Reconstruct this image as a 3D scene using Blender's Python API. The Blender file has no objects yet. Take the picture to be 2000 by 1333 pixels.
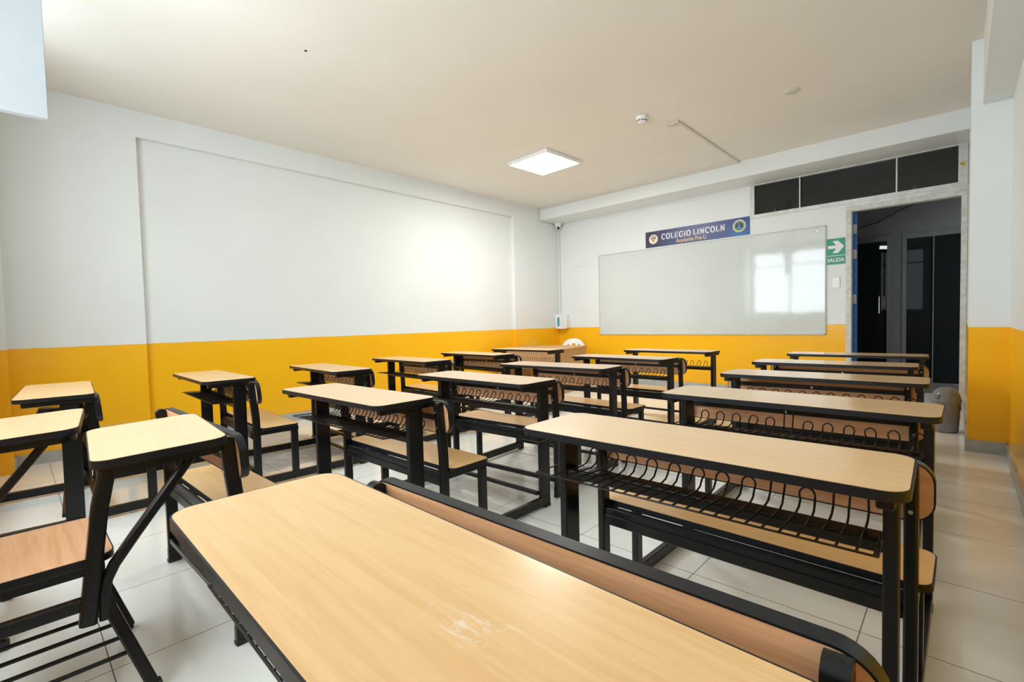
import bpy, bmesh, math, random
from mathutils import Vector, Matrix
random.seed(7)
S = bpy.context.scene
C = S.collection
PI = math.pi

# ------------------------------------------------------------------ camera
F_PX = 928.196
YAW, PITCH, ROLL = math.radians(43.469), math.radians(2.244), math.radians(-1.354)
fw = Vector((-math.sin(YAW)*math.cos(PITCH), math.cos(YAW)*math.cos(PITCH), -math.sin(PITCH)))
rt = Vector((math.cos(YAW), math.sin(YAW), 0.0))
up = rt.cross(fw)
r2 = rt*math.cos(ROLL) + up*math.sin(ROLL)
u2 = -rt*math.sin(ROLL) + up*math.cos(ROLL)
cam_d = bpy.data.cameras.new('camera')
cam_d.sensor_width = 36.0
cam_d.lens = F_PX/2000.0*36.0
cam_d.clip_start = 0.02
cam = bpy.data.objects.new('camera', cam_d)
C.objects.link(cam)
M = Matrix.Identity(4)
for i in range(3):
    M[i][0] = r2[i]; M[i][1] = u2[i]; M[i][2] = -fw[i]
M[0][3], M[1][3], M[2][3] = 0.0, 0.0, 1.05
cam.matrix_world = M
S.camera = cam

# ------------------------------------------------------------------ world, lights, exposure
S.view_settings.view_transform = 'Standard'
S.view_settings.look = 'None'
S.view_settings.gamma = 1.0
S.view_settings.use_curve_mapping = False
S.view_settings.exposure = 1.17
W = bpy.data.worlds.new('daylight')
S.world = W
W.use_nodes = True
bg = W.node_tree.nodes['Background']
bg.inputs['Color'].default_value = (0.80, 0.92, 1.0, 1)
bg.inputs['Strength'].default_value = 3.9

def area(name, loc, rot, sx, sy, energy, col, portal=False):
    l = bpy.data.lights.new(name, 'AREA')
    l.shape = 'RECTANGLE'; l.size = sx; l.size_y = sy
    l.energy = energy; l.color = col
    if portal: l.cycles.is_portal = True
    o = bpy.data.objects.new(name, l); C.objects.link(o)
    o.location = loc; o.rotation_euler = rot
    return o
WX0, WX1, WZ0, WZ1, WY = -4.34, -0.75, 1.10, 2.84, -0.75      # window band in the near wall
area('window_portal', ((WX0+WX1)/2, WY-0.08, (WZ0+WZ1)/2), (PI/2, 0, 0), WX1-WX0, WZ1-WZ0, 1, (1, 1, 1), True)
area('ceiling_panel_light', (-3.74, 4.60, 2.965), (0, 0, 0), 0.56, 0.56, 24, (1.0, 0.985, 0.95))

# ------------------------------------------------------------------ materials
def mat(name, col=(.5, .5, .5), rough=.5, metal=0, spec=.5, coat=0, emis=None, estr=0, trans=0):
    m = bpy.data.materials.new(name); m.use_nodes = True
    b = m.node_tree.nodes['Principled BSDF']
    b.inputs['Base Color'].default_value = (*col, 1)
    b.inputs['Roughness'].default_value = rough
    b.inputs['Metallic'].default_value = metal
    b.inputs['Specular IOR Level'].default_value = spec
    b.inputs['Coat Weight'].default_value = coat
    b.inputs['Transmission Weight'].default_value = trans
    if emis:
        b.inputs['Emission Color'].default_value = (*emis, 1)
        b.inputs['Emission Strength'].default_value = estr
    return m
def N(m, t, **kw):
    n = m.node_tree.nodes.new(t)
    for k, v in kw.items():
        if k in n.inputs: n.inputs[k].default_value = v
        else: setattr(n, k, v)
    return n
def L(m, a, b): m.node_tree.links.new(a, b)
def P(m): return m.node_tree.nodes['Principled BSDF']
def coords(m, kind='Object', scale=(1, 1, 1)):
    tc = N(m, 'ShaderNodeTexCoord'); mp = N(m, 'ShaderNodeMapping')
    mp.inputs['Scale'].default_value = scale
    L(m, tc.outputs[kind], mp.inputs['Vector'])
    return mp.outputs['Vector']
def ramp(m, fac, stops):
    r = N(m, 'ShaderNodeValToRGB'); L(m, fac, r.inputs['Fac'])
    e = r.color_ramp.elements
    while len(e) > 1: e.remove(e[-1])
    e[0].position = stops[0][0]; e[0].color = (*stops[0][1], 1)
    for p, c in stops[1:]:
        x = e.new(p); x.color = (*c, 1)
    return r.outputs['Color']
def mix(m, fac, a, b, mode='MIX'):
    n = N(m, 'ShaderNodeMix', data_type='RGBA', blend_type=mode)
    if isinstance(fac, (int, float)): n.inputs[0].default_value = fac
    else: L(m, fac, n.inputs[0])
    for i, v in ((6, a), (7, b)):
        if isinstance(v, tuple): n.inputs[i].default_value = (*v, 1)
        else: L(m, v, n.inputs[i])
    return n.outputs[2]
def math_(m, op, a, b=None, clamp=False):
    n = N(m, 'ShaderNodeMath', operation=op, use_clamp=clamp)
    for i, v in ((0, a), (1, b)):
        if v is None: continue
        if isinstance(v, (int, float)): n.inputs[i].default_value = v
        else: L(m, v, n.inputs[i])
    return n.outputs[0]
def bump(m, h, strength=.2, dist=.002):
    b = N(m, 'ShaderNodeBump'); b.inputs['Strength'].default_value = strength; b.inputs['Distance'].default_value = dist
    L(m, h, b.inputs['Height']); L(m, b.outputs['Normal'], P(m).inputs['Normal'])

def wood(name, light, dark, rough=.38, sc=(1.3, 26, 26), scuff=None, coat=.0):
    m = mat(name, light, rough)
    v = coords(m, 'Object', sc)
    n1 = N(m, 'ShaderNodeTexNoise', Scale=2.2, Detail=6.0, Roughness=.6, Distortion=.4); L(m, v, n1.inputs['Vector'])
    v2 = coords(m, 'Object', tuple(s*4 for s in sc))
    n2 = N(m, 'ShaderNodeTexNoise', Scale=2.5, Detail=3.0); L(m, v2, n2.inputs['Vector'])
    f = math_(m, 'ADD', math_(m, 'MULTIPLY', n1.outputs['Fac'], .75), math_(m, 'MULTIPLY', n2.outputs['Fac'], .25))
    P(m).inputs['Coat Weight'].default_value = coat; P(m).inputs['Coat Roughness'].default_value = .16; P(m).inputs['Coat IOR'].default_value = 1.6
    c = ramp(m, f, [(.38, dark), (.58, light)])
    n3 = N(m, 'ShaderNodeTexNoise', Scale=55.0, Detail=2.0); L(m, coords(m), n3.inputs['Vector'])
    c = mix(m, ramp(m, n3.outputs['Fac'], [(.78, (0, 0, 0)), (.84, (.5, .5, .5))]), c, (.86, .80, .72))
    if scuff:
        g = N(m, 'ShaderNodeTexNoise', Scale=16.0, Detail=8.0, Roughness=.75, Distortion=1.6); L(m, coords(m, 'Object', (1, 2.2, 1)), g.inputs['Vector'])
        d = N(m, 'ShaderNodeVectorMath', operation='DISTANCE')
        L(m, coords(m, 'Object', (1, 2.0, 1)), d.inputs[0]); d.inputs[1].default_value = (scuff[0], scuff[1]*2.0, .722)
        near = math_(m, 'SUBTRACT', 1.0, math_(m, 'DIVIDE', d.outputs['Value'], .16), True)
        k = ramp(m, math_(m, 'ADD', g.outputs['Fac'], math_(m, 'MULTIPLY', near, .16)), [(.655, (0, 0, 0)), (.75, (.55, .55, .55))])
        k2 = mix(m, near, (0, 0, 0), k)
        c = mix(m, k2, c, (.85, .83, .78))
    L(m, c, P(m).inputs['Base Color'])
    r = N(m, 'ShaderNodeTexNoise', Scale=7.0, Detail=4.0); L(m, coords(m), r.inputs['Vector'])
    L(m, math_(m, 'ADD', rough-.06, math_(m, 'MULTIPLY', r.outputs['Fac'], .14)), P(m).inputs['Roughness'])
    bump(m, n2.outputs['Fac'], .06, .001)
    return m
def paint_black(name, base=(.004, .0042, .0046), rough=.30, chips=.0):
    m = mat(name, base, rough, spec=.38)
    n = N(m, 'ShaderNodeTexNoise', Scale=38.0, Detail=8.0, Roughness=.7); L(m, coords(m), n.inputs['Vector'])
    c = ramp(m, n.outputs['Fac'], [(.70-chips, base), (.73-chips, (.12, .125, .13)), (.82-chips, (.45, .45, .45))])
    L(m, c, P(m).inputs['Base Color'])
    r = N(m, 'ShaderNodeTexNoise', Scale=9.0, Detail=5.0); L(m, coords(m), r.inputs['Vector'])
    L(m, math_(m, 'ADD', rough-.1, math_(m, 'MULTIPLY', r.outputs['Fac'], .22)), P(m).inputs['Roughness'])
    return m
LAM = wood('beech_laminate', (.86, .555, .27), (.81, .505, .23), .30, coat=.62)
LAM_WORN = wood('beech_laminate_scuffed', (.79, .49, .225), (.72, .42, .175), .30, coat=.4, scuff=(.15, .0))
SEATW = wood('beech_seat', (.84, .52, .215), (.77, .455, .175), .33, coat=.15)
BACKW = wood('beech_backrest', (.74, .40, .205), (.62, .305, .14), .40, (1.1, 20, 20))
BACKV = wood('beech_backrest_grain', (.66, .36, .20), (.50, .25, .125), .42, (22, 1.2, 1.2))
DESKW = wood('teacher_desk_melamine', (.62, .36, .18), (.52, .285, .13), .45)
STEEL = paint_black('black_painted_steel')
WIRE = paint_black('black_wire', (.006, .005, .0045), .28)
EDGE = paint_black('black_edge_band', (.005, .0065, .009), .36, .015)
BOLT = mat('steel_bolt', (.7, .7, .68), .3, 1)
PLUG = mat('rubber_plug', (.02, .02, .022), .7)

def wall_mat(name, stripe=True, white=(.80, .83, .825)):
    m = mat(name, white, .42)
    n = N(m, 'ShaderNodeTexNoise', Scale=1.3, Detail=5.0); L(m, coords(m), n.inputs['Vector'])
    w = ramp(m, n.outputs['Fac'], [(.35, tuple(c*.97 for c in white)), (.65, white)])
    n2 = N(m, 'ShaderNodeTexNoise', Scale=11.0, Detail=7.0, Roughness=.72); L(m, coords(m), n2.inputs['Vector'])
    if stripe:
        o = ramp(m, n.outputs['Fac'], [(.35, (.97, .485, .010)), (.65, (.985, .51, .013))])
        o = mix(m, ramp(m, n2.outputs['Fac'], [(.715, (0, 0, 0)), (.735, (.8, .8, .8))]), o, (.95, .78, .50))
        n4 = N(m, 'ShaderNodeTexNoise', Scale=8.0, Detail=8.0, Roughness=.75)
        L(m, coords(m, 'Object', (1, 1, 1.7)), n4.inputs['Vector'])
        o = mix(m, ramp(m, n4.outputs['Fac'], [(.70, (0, 0, 0)), (.725, (.75, .75, .75))]), o, (.32, .13, .01))
        sp = N(m, 'ShaderNodeSeparateXYZ'); L(m, coords(m), sp.inputs[0])
        wob = N(m, 'ShaderNodeTexNoise', Scale=3.0, Detail=2.0); L(m, coords(m), wob.inputs['Vector'])
        z = math_(m, 'ADD', sp.outputs['Z'], math_(m, 'MULTIPLY', wob.outputs['Fac'], .004))
        k = math_(m, 'GREATER_THAN', z, .936)
        w = mix(m, k, o, w)
        L(m, math_(m, 'ADD', .20, math_(m, 'MULTIPLY', k, .36)), P(m).inputs['Roughness'])
    L(m, w, P(m).inputs['Base Color'])
    n3 = N(m, 'ShaderNodeTexNoise', Scale=2.4, Detail=3.0); L(m, coords(m), n3.inputs['Vector'])
    bump(m, n3.outputs['Fac'], .25, .006)
    return m
WALL = wall_mat('two_tone_wall_paint')
WHITE = wall_mat('white_wall_paint', False)
CEIL = wall_mat('ceiling_paint', False, (.83, .80, .745))
P(CEIL).inputs['Roughness'].default_value = .6

def tile_floor():
    m = mat('polished_tile', (.62, .60, .53), .12)
    v = coords(m)
    sp = N(m, 'ShaderNodeSeparateXYZ'); L(m, v, sp.inputs[0])
    def line(sock, off, pitch):
        a = math_(m, 'DIVIDE', math_(m, 'SUBTRACT', sock, off), pitch)
        f = math_(m, 'FRACT', math_(m, 'ADD', a, 100.5))
        d = math_(m, 'ABSOLUTE', math_(m, 'SUBTRACT', f, .5))
        return math_(m, 'LESS_THAN', d, .0022/pitch*.8)
    g = math_(m, 'MAXIMUM', line(sp.outputs['X'], -.236, .556), line(sp.outputs['Y'], 1.885, .571))
    n = N(m, 'ShaderNodeTexNoise', Scale=.9, Detail=4.0); L(m, v, n.inputs['Vector'])
    n2 = N(m, 'ShaderNodeTexNoise', Scale=3.2, Detail=6.0, Roughness=.6); L(m, coords(m, 'Object', (.35, 1.5, 1)), n2.inputs['Vector'])
    c = ramp(m, n.outputs['Fac'], [(.35, (.87, .865, .81)), (.65, (.91, .905, .85))])
    c = mix(m, ramp(m, n2.outputs['Fac'], [(.52, (0, 0, 0)), (.74, (.35, .35, .35))]), c, (.74, .68, .58))
    n3 = N(m, 'ShaderNodeTexNoise', Scale=30.0, Detail=6.0, Roughness=.8); L(m, v, n3.inputs['Vector'])
    c = mix(m, ramp(m, n3.outputs['Fac'], [(.745, (0, 0, 0)), (.76, (.8, .8, .8))]), c, (.18, .15, .12))
    # rough scraped patch with old adhesive beside the left columns of desks
    def band(sock, a, b, soft):
        return math_(m, 'MULTIPLY', math_(m, 'DIVIDE', math_(m, 'SUBTRACT', sock, a), soft, True), math_(m, 'DIVIDE', math_(m, 'SUBTRACT', b, sock), soft, True))
    wob = N(m, 'ShaderNodeTexNoise', Scale=5.0, Detail=5.0); L(m, v, wob.inputs['Vector'])
    wv = math_(m, 'MULTIPLY', math_(m, 'SUBTRACT', wob.outputs['Fac'], .5), .22)
    px = math_(m, 'ADD', sp.outputs['X'], wv); py = math_(m, 'ADD', sp.outputs['Y'], wv)
    patch = math_(m, 'MULTIPLY', band(px, -5.1, -3.66, .06), band(py, 1.18, 1.98, .06))
    st = N(m, 'ShaderNodeTexNoise', Scale=9.0, Detail=6.0, Roughness=.75); L(m, coords(m, 'Object', (7, .8, 1)), st.inputs['Vector'])
    wvt = N(m, 'ShaderNodeTexWave', Scale=11.0, Distortion=1.5, Detail=3.0); L(m, coords(m, 'Object', (1, .08, 1)), wvt.inputs['Vector'])
    pf = math_(m, 'ADD', math_(m, 'MULTIPLY', st.outputs['Fac'], .75), math_(m, 'MULTIPLY', wvt.outputs['Fac'], .25))
    pc = ramp(m, pf, [(.38, (.15, .12, .095)), (.5, (.42, .38, .34)), (.62, (.80, .78, .74))])
    c = mix(m, patch, c, pc)
    c = mix(m, g, c, (.20, .16, .12))
    L(m, c, P(m).inputs['Base Color'])
    L(m, math_(m, 'ADD', math_(m, 'ADD', .09, math_(m, 'MULTIPLY', n2.outputs['Fac'], .10)), math_(m, 'MULTIPLY', math_(m, 'MAXIMUM', g, patch), .5)), P(m).inputs['Roughness'])
    n5 = N(m, 'ShaderNodeTexNoise', Scale=1.6, Detail=1.0); L(m, v, n5.inputs['Vector'])
    bump(m, n5.outputs['Fac'], .08, .01)
    return m
FLOOR = tile_floor()
def speckle(name, a, b, rough, sc=60.0):
    m = mat(name, a, rough)
    n = N(m, 'ShaderNodeTexNoise', Scale=sc, Detail=5.0); L(m, coords(m), n.inputs['Vector'])
    L(m, ramp(m, n.outputs['Fac'], [(.4, a), (.6, b)]), P(m).inputs['Base Color'])
    return m
BASET = speckle('grey_skirting_tile', (.40, .41, .39), (.45, .46, .44), .25, 20)
ALU = speckle('aluminium_frame', (.50, .50, .47), (.58, .58, .55), .38, 14)
P(ALU).inputs['Metallic'].default_value = .35
FRAMEP = speckle('chipped_grey_frame_paint', (.55, .55, .51), (.66, .66, .62), .45, 22)
BLUE = speckle('blue_door_paint', (.001, .085, .30), (.002, .10, .34), .55, 18)
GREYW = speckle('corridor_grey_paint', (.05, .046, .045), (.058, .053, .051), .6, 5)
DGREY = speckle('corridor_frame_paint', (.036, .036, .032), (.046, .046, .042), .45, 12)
WPLAST = speckle('white_plastic', (.82, .82, .80), (.86, .86, .84), .3, 12)
WPLAST2 = speckle('white_chair_plastic', (.86, .86, .87), (.90, .90, .91), .32, 12)
GREYP = speckle('grey_bin_plastic', (.20, .21, .215), (.23, .24, .245), .24, 30)
BOARD = speckle('whiteboard_enamel', (.63, .675, .655), (.65, .695, .675), .06, 2)
nb = N(BOARD, 'ShaderNodeTexNoise', Scale=2.6, Detail=4.0); L(BOARD, coords(BOARD, 'Object', (1, 1, 1)), nb.inputs['Vector'])
bump(BOARD, nb.outputs['Fac'], .30, .004)
P(BOARD).inputs['Specular IOR Level'].default_value = .8
BOARDF = speckle('board_edge_aluminium', (.48, .48, .46), (.55, .55, .53), .4, 25)
DGLASS = mat('tinted_glass', (.02, .024, .02), .03, 0, .5)
P(DGLASS).inputs['Alpha'].default_value = .55
CGLASS = mat('dark_corridor_glass', (.006, .007, .007), .02, 0, .5)
P(CGLASS).inputs['Alpha'].default_value = .93
P(CGLASS).inputs['Specular IOR Level'].default_value = .05
LAMPM = mat('lit_diffuser', (1, 1, 1), .4, emis=(1.0, .98, .93), estr=4)
TUBEM = mat('reflected_tube_glow', (1, 1, 1), .4, emis=(.9, .97, 1.0), estr=70)
PANELM = speckle('grey_white_board_paint', (.36, .38, .395), (.38, .40, .415), .5, 3)
LENS = mat('camera_lens', (.004, .004, .003), .1)
CYAN = mat('blue_window_plastic', (.03, .36, .52), .25)
SIGNG = mat('sign_green', (.012, .30, .16), .4)
SIGNW = mat('sign_white', (.80, .80, .86), .4)
NAVY = mat('banner_navy', (.03, .06, .23), .35)
def banner():
    m = NAVY
    sp = N(m, 'ShaderNodeSeparateXYZ'); L(m, coords(m), sp.inputs[0])
    f = math_(m, 'DIVIDE', math_(m, 'ADD', sp.outputs['X'], .77), 1.54)
    c = ramp(m, f, [(0, (.032, .03, .085)), (.35, (.045, .065, .18)), (.75, (.033, .055, .22)), (1, (.02, .045, .25))])
    d = N(m, 'ShaderNodeVectorMath', operation='DISTANCE'); L(m, coords(m), d.inputs[0]); d.inputs[1].default_value = (.64, 0, -.13)
    sw = N(m, 'ShaderNodeTexNoise', Scale=6.0, Detail=3.0, Distortion=1.2); L(m, coords(m), sw.inputs['Vector'])
    k = math_(m, 'MULTIPLY', math_(m, 'SUBTRACT', 1.0, math_(m, 'DIVIDE', d.outputs['Value'], .22), True), sw.outputs['Fac'])
    c = mix(m, k, c, (.02, .30, .62))
    L(m, c, P(m).inputs['Base Color'])
banner()
GOLD = mat('banner_gold', (.76, .55, .28), .4)
SEALW = mat('seal_cream', (.85, .78, .66), .4)
SEALG = mat('seal_green', (.33, .44, .22), .4)
SEALD = mat('seal_dark_teal', (.02, .05, .10), .4)
SEALT = mat('seal_teal_figure', (.07, .30, .42), .4)
RED = mat('red_print', (.45, .03, .02), .45)
CREAMP = mat('cream_print', (.62, .50, .34), .5)
BRASS = mat('brass', (.62, .42, .12), .35, .8)
BLUEHIN = speckle('worn_steel_hinge', (.45, .44, .38), (.30, .30, .28), .5, 120)
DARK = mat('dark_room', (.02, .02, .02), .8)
CABLE = mat('black_cable', (.01, .01, .01), .5)
HOLE = mat('dark_hole', (.015, .012, .01), .8)
CONDUIT = mat('painted_conduit', (.66, .63, .56), .5)

# ------------------------------------------------------------------ mesh helpers
def link(name, bm, m, parent=None, smooth=False, loc=None):
    me = bpy.data.meshes.new(name)
    bmesh.ops.recalc_face_normals(bm, faces=bm.faces)
    bm.to_mesh(me); bm.free()
    if isinstance(m, (list, tuple)):
        for x in m: me.materials.append(x)
    else: me.materials.append(m)
    if smooth:
        for p in me.polygons: p.use_smooth = True
    o = bpy.data.objects.new(name, me); C.objects.link(o)
    if parent: o.parent = parent
    if loc: o.location = loc
    return o
def autosmooth(o, ang=40):
    me = o.data
    for p in me.polygons: p.use_smooth = True
    bm = bmesh.new(); bm.from_mesh(me)
    for e in bm.edges:
        if len(e.link_faces) == 2 and e.calc_face_angle(0) > math.radians(ang): e.smooth = False
    bm.to_mesh(me); bm.free()
    return o
def box(bm, x0, x1, y0, y1, z0, z1, bev=0, seg=1):
    t = bmesh.new()
    vs = [t.verts.new((x, y, z)) for x in (x0, x1) for y in (y0, y1) for z in (z0, z1)]
    for f in ((0, 1, 3, 2), (4, 6, 7, 5), (0, 4, 5, 1), (2, 3, 7, 6), (0, 2, 6, 4), (1, 5, 7, 3)):
        t.faces.new([vs[i] for i in f])
    if bev: bmesh.ops.bevel(t, geom=t.edges[:], offset=bev, segments=seg, affect='EDGES')
    merge(bm, t)
def merge(bm, t, mtx=None):
    bmesh.ops.recalc_face_normals(t, faces=t.faces)
    mp = {}
    for v in t.verts: mp[v] = bm.verts.new(mtx @ v.co if mtx else v.co)
    for f in t.faces:
        n = bm.faces.new([mp[v] for v in f.verts]); n.material_index = f.material_index; n.smooth = f.smooth
    t.free()
def bar(bm, p, q, w, h, bev=.002, side=None):
    """rectangular tube from p to q, w = width across 'side' direction, h = the other"""
    p, q = Vector(p), Vector(q); d = (q-p); ln = d.length; d.normalize()
    s = Vector(side) if side else (Vector((1, 0, 0)) if abs(d.x) < .9 else Vector((0, 1, 0)))
    s = (s - d*s.dot(d)).normalized(); t = d.cross(s)
    tb = bmesh.new(); box(tb, -w/2, w/2, -h/2, h/2, 0, ln, bev)
    m = Matrix(((s.x, t.x, d.x, p.x), (s.y, t.y, d.y, p.y), (s.z, t.z, d.z, p.z), (0, 0, 0, 1)))
    merge(bm, tb, m)
def tube(bm, pts, r, n=6, closed=False, cap=True):
    pts = [Vector(p) for p in pts]; rings = []
    prev = None
    for i, p in enumerate(pts):
        a = pts[max(0, i-1)]; b = pts[min(len(pts)-1, i+1)]
        d = (b-a).normalized()
        if prev is None:
            s = Vector((0, 0, 1)) if abs(d.z) < .9 else Vector((1, 0, 0))
        else: s = prev
        s = (s - d*s.dot(d)).normalized(); prev = s; t = d.cross(s)
        rings.append([bm.verts.new(p + (s*math.cos(2*PI*k/n) + t*math.sin(2*PI*k/n))*r) for k in range(n)])
    for a, b in zip(rings, rings[1:]):
        for k in range(n): bm.faces.new((a[k], a[(k+1) % n], b[(k+1) % n], b[k]))
    if cap:
        bm.faces.new(rings[0][::-1]); bm.faces.new(rings[-1])
def sweep_rect(bm, pts, w, h, side=(1, 0, 0)):
    """a bent rectangular tube through pts; w along side, h across"""
    pts = [Vector(p) for p in pts]; s = Vector(side); rings = []
    for i, p in enumerate(pts):
        a = pts[max(0, i-1)]; b = pts[min(len(pts)-1, i+1)]
        d = (b-a).normalized(); t = d.cross(s).normalized()
        c = .18*min(w, h)
        prof = [(-w/2+c, -h/2), (w/2-c, -h/2), (w/2, -h/2+c), (w/2, h/2-c), (w/2-c, h/2), (-w/2+c, h/2), (-w/2, h/2-c), (-w/2, -h/2+c)]
        rings.append([bm.verts.new(p + s*u + t*v) for u, v in prof])
    for a, b in zip(rings, rings[1:]):
        for k in range(8): bm.faces.new((a[k], a[(k+1) % 8], b[(k+1) % 8], b[k]))
    bm.faces.new(rings[0][::-1]); bm.faces.new(rings[-1])
def rr(w, h, r, n=8, cx=0, cy=0):
    out = []
    for sx, sy, a0 in ((1, 1, 0), (-1, 1, 90), (-1, -1, 180), (1, -1, 270)):
        for k in range(n+1):
            a = math.radians(a0 + 90*k/n)
            out.append((cx + sx*(w/2-r) + r*math.cos(a), cy + sy*(h/2-r) + r*math.sin(a)))
    return out
def prism(bm, poly, z0, z1, axis='z', chamfer=0):
    """extrude a 2D polygon; axis z: (x,y)->xy, axis y: (x,z) extruded along y"""
    def P3(u, v, w): return (u, v, w) if axis == 'z' else ((u, w, v) if axis == 'y' else (w, u, v))
    t = bmesh.new()
    a = [t.verts.new(P3(u, v, z0)) for u, v in poly]
    b = [t.verts.new(P3(u, v, z1)) for u, v in poly]
    n = len(poly)
    t.faces.new(a[::-1]); t.faces.new(b)
    for k in range(n): t.faces.new((a[k], a[(k+1) % n], b[(k+1) % n], b[k]))
    if chamfer:
        es = [e for e in t.edges if len(e.link_faces) == 2 and any(len(f.verts) > 4 for f in e.link_faces)]
        bmesh.ops.bevel(t, geom=es, offset=chamfer, segments=2, affect='EDGES')
    merge(bm, t)
def ring(bm, outer, inner, z0, z1, axis='z'):
    def P3(u, v, w): return (u, v, w) if axis == 'z' else ((u, w, v) if axis == 'y' else (w, u, v))
    t = bmesh.new(); n = len(outer)
    oa = [t.verts.new(P3(u, v, z0)) for u, v in outer]; ob = [t.verts.new(P3(u, v, z1)) for u, v in outer]
    ia = [t.verts.new(P3(u, v, z0)) for u, v in inner]; ib = [t.verts.new(P3(u, v, z1)) for u, v in inner]
    for k in range(n):
        j = (k+1) % n
        t.faces.new((oa[k], oa[j], ob[j], ob[k])); t.faces.new((ob[k], ob[j], ib[j], ib[k]))
        t.faces.new((ib[k], ib[j], ia[j], ia[k])); t.faces.new((ia[k], ia[j], oa[j], oa[k]))
    merge(bm, t)
def lathe(bm, prof, n=32, c=(0, 0)):
    rings = [[bm.verts.new((c[0]+r*math.cos(2*PI*k/n), c[1]+r*math.sin(2*PI*k/n), z)) for k in range(n)] for r, z in prof]
    for a, b in zip(rings, rings[1:]):
        for k in range(n): bm.faces.new((a[k], a[(k+1) % n], b[(k+1) % n], b[k]))
    bm.faces.new(rings[0][::-1]); bm.faces.new(rings[-1])
def disc(bm, c, r, y0, y1, n=20):
    prism(bm, [(c[0]+r*math.cos(2*PI*k/n), c[1]+r*math.sin(2*PI*k/n)) for k in range(n)], y0, y1, 'y')
def thing(name, label, cat, loc=(0, 0, 0), rotz=0, group=None):
    o = bpy.data.objects.new(name, None); C.objects.link(o)
    o.empty_display_size = .05
    o.location = loc; o.rotation_euler = (0, 0, rotz)
    o['label'] = label; o['category'] = cat
    if group: o['group'] = group
    return o
def tag(o, label, cat, group=None):
    o['label'] = label; o['category'] = cat
    if group: o['group'] = group
    return o
def struct(name, bm, m, parent=None, smooth=False):
    o = link(name, bm, m, parent, smooth)
    if not parent: o['kind'] = 'structure'
    return o
def B(*a, **k):
    bm = bmesh.new(); box(bm, *a, **k); return bm

# ------------------------------------------------------------------ the room
XL, XR = -5.382, 0.247      # left wall (column face), right wall
YB, YN = 6.957, WY          # back wall, near wall
ZC, ZB = 3.017, 2.814       # ceiling, bottom of back beam
XD0, XD1, ZD = -0.966, -0.018, 2.275      # clear door opening
YCOR = 8.2                                # corridor facade

struct('floor', B(-5.7, .6, YN-.1, 11.0, -.06, 0), FLOOR)
struct('ceiling', B(-5.7, .6, YN-.1, YB+.07, ZC, ZC+.08), CEIL)
# left wall: recessed field between two flush columns, beam above
b = bmesh.new()
box(b, -5.62, XL-.06, YN, YB+.07, 0, ZC)
box(b, XL-.07, XL, YN, .85, 0, ZC)
box(b, XL-.07, XL, 5.78, YB, 0, ZC)
box(b, XL-.07, XL, .85, 5.78, 2.79, ZC)
struct('wall_left', b, WALL)
# back wall with door opening and transom opening
b = bmesh.new()
T1 = YB+.07
box(b, -5.45, XD0-.056, YB, T1, 0, 2.372)
box(b, -5.45, -2.097, YB, T1, 2.372, ZC)
box(b, -2.097, .3, YB, T1, ZB, ZC)
struct('wall_back', b, WALL)
struct('trim_1', B(XL, .034, 6.44, YB, ZB, ZC), WHITE)               # beam across the back wall
# right wall, thick pier and beam
struct('wall_right', B(XR, .40, YN, YB+.07, 0, ZC), WALL)
struct('wall_pier', B(.034, XR, 4.92, YB+.07, 0, ZC), WALL)
struct('trim_2', B(.095, XR, YN, 4.92, 2.545, ZC), WHITE)
# near wall: windows band, corner column, added pier that shades it
b = bmesh.new()
box(b, -5.45, .4, YN-.12, YN, 0, WZ0)
box(b, -5.45, .4, YN-.12, YN, WZ1, ZC)
box(b, -5.45, WX0, YN-.12, YN, WZ0, WZ1)
box(b, WX1, .4, YN-.12, YN, WZ0, WZ1)
struct('wall_near', b, WALL)
struct('wall_corner_shade_pier', (lambda b: (box(b, XL, -5.15, YN, -.02, 0, ZC), box(b, -5.15, -4.38, YN, -.20, 0, ZC), b)[-1])(bmesh.new()), WALL)  # second box is an unseen pier added to keep window light off the column
# window in the near wall
b = bmesh.new()
for x in (WX0, WX0+(WX1-WX0)*.25, (WX0+WX1)/2, WX0+(WX1-WX0)*.75, WX1-.04): box(b, x, x+.04, YN-.08, YN-.03, WZ0, WZ1)
box(b, WX0, WX1, YN-.08, YN-.03, WZ0, WZ0+.05); box(b, WX0, WX1, YN-.08, YN-.03, WZ1-.05, WZ1)
box(b, WX0, WX1, YN-.08, YN-.03, 2.42, 2.45)
struct('window_1', b, ALU)
# baseboards
bh = .092
struct('baseboard_left', (lambda b: (box(b, XL-.0, XL+.011, -.02, .85, 0, bh), box(b, XL-.062, XL-.049, .85, 5.78, 0, bh), box(b, XL, XL+.011, 5.78, YB, 0, bh), box(b, XL-.06, XL+.011, 5.769, 5.78, 0, bh), b)[-1])(bmesh.new()), BASET)
struct('baseboard_back', B(XL, XD0-.056, YB-.011, YB, 0, bh), BASET)
struct('baseboard_right', (lambda b: (box(b, XR-.011, XR, YN, 4.92, 0, bh), box(b, .023, XR, 4.909, 4.92, 0, bh), box(b, .023, .034, 4.92, YB-.03, 0, bh), b)[-1])(bmesh.new()), BASET)
struct('baseboard_near', B(XL, -5.15, -.02, -.009, 0, bh), BASET)

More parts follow.
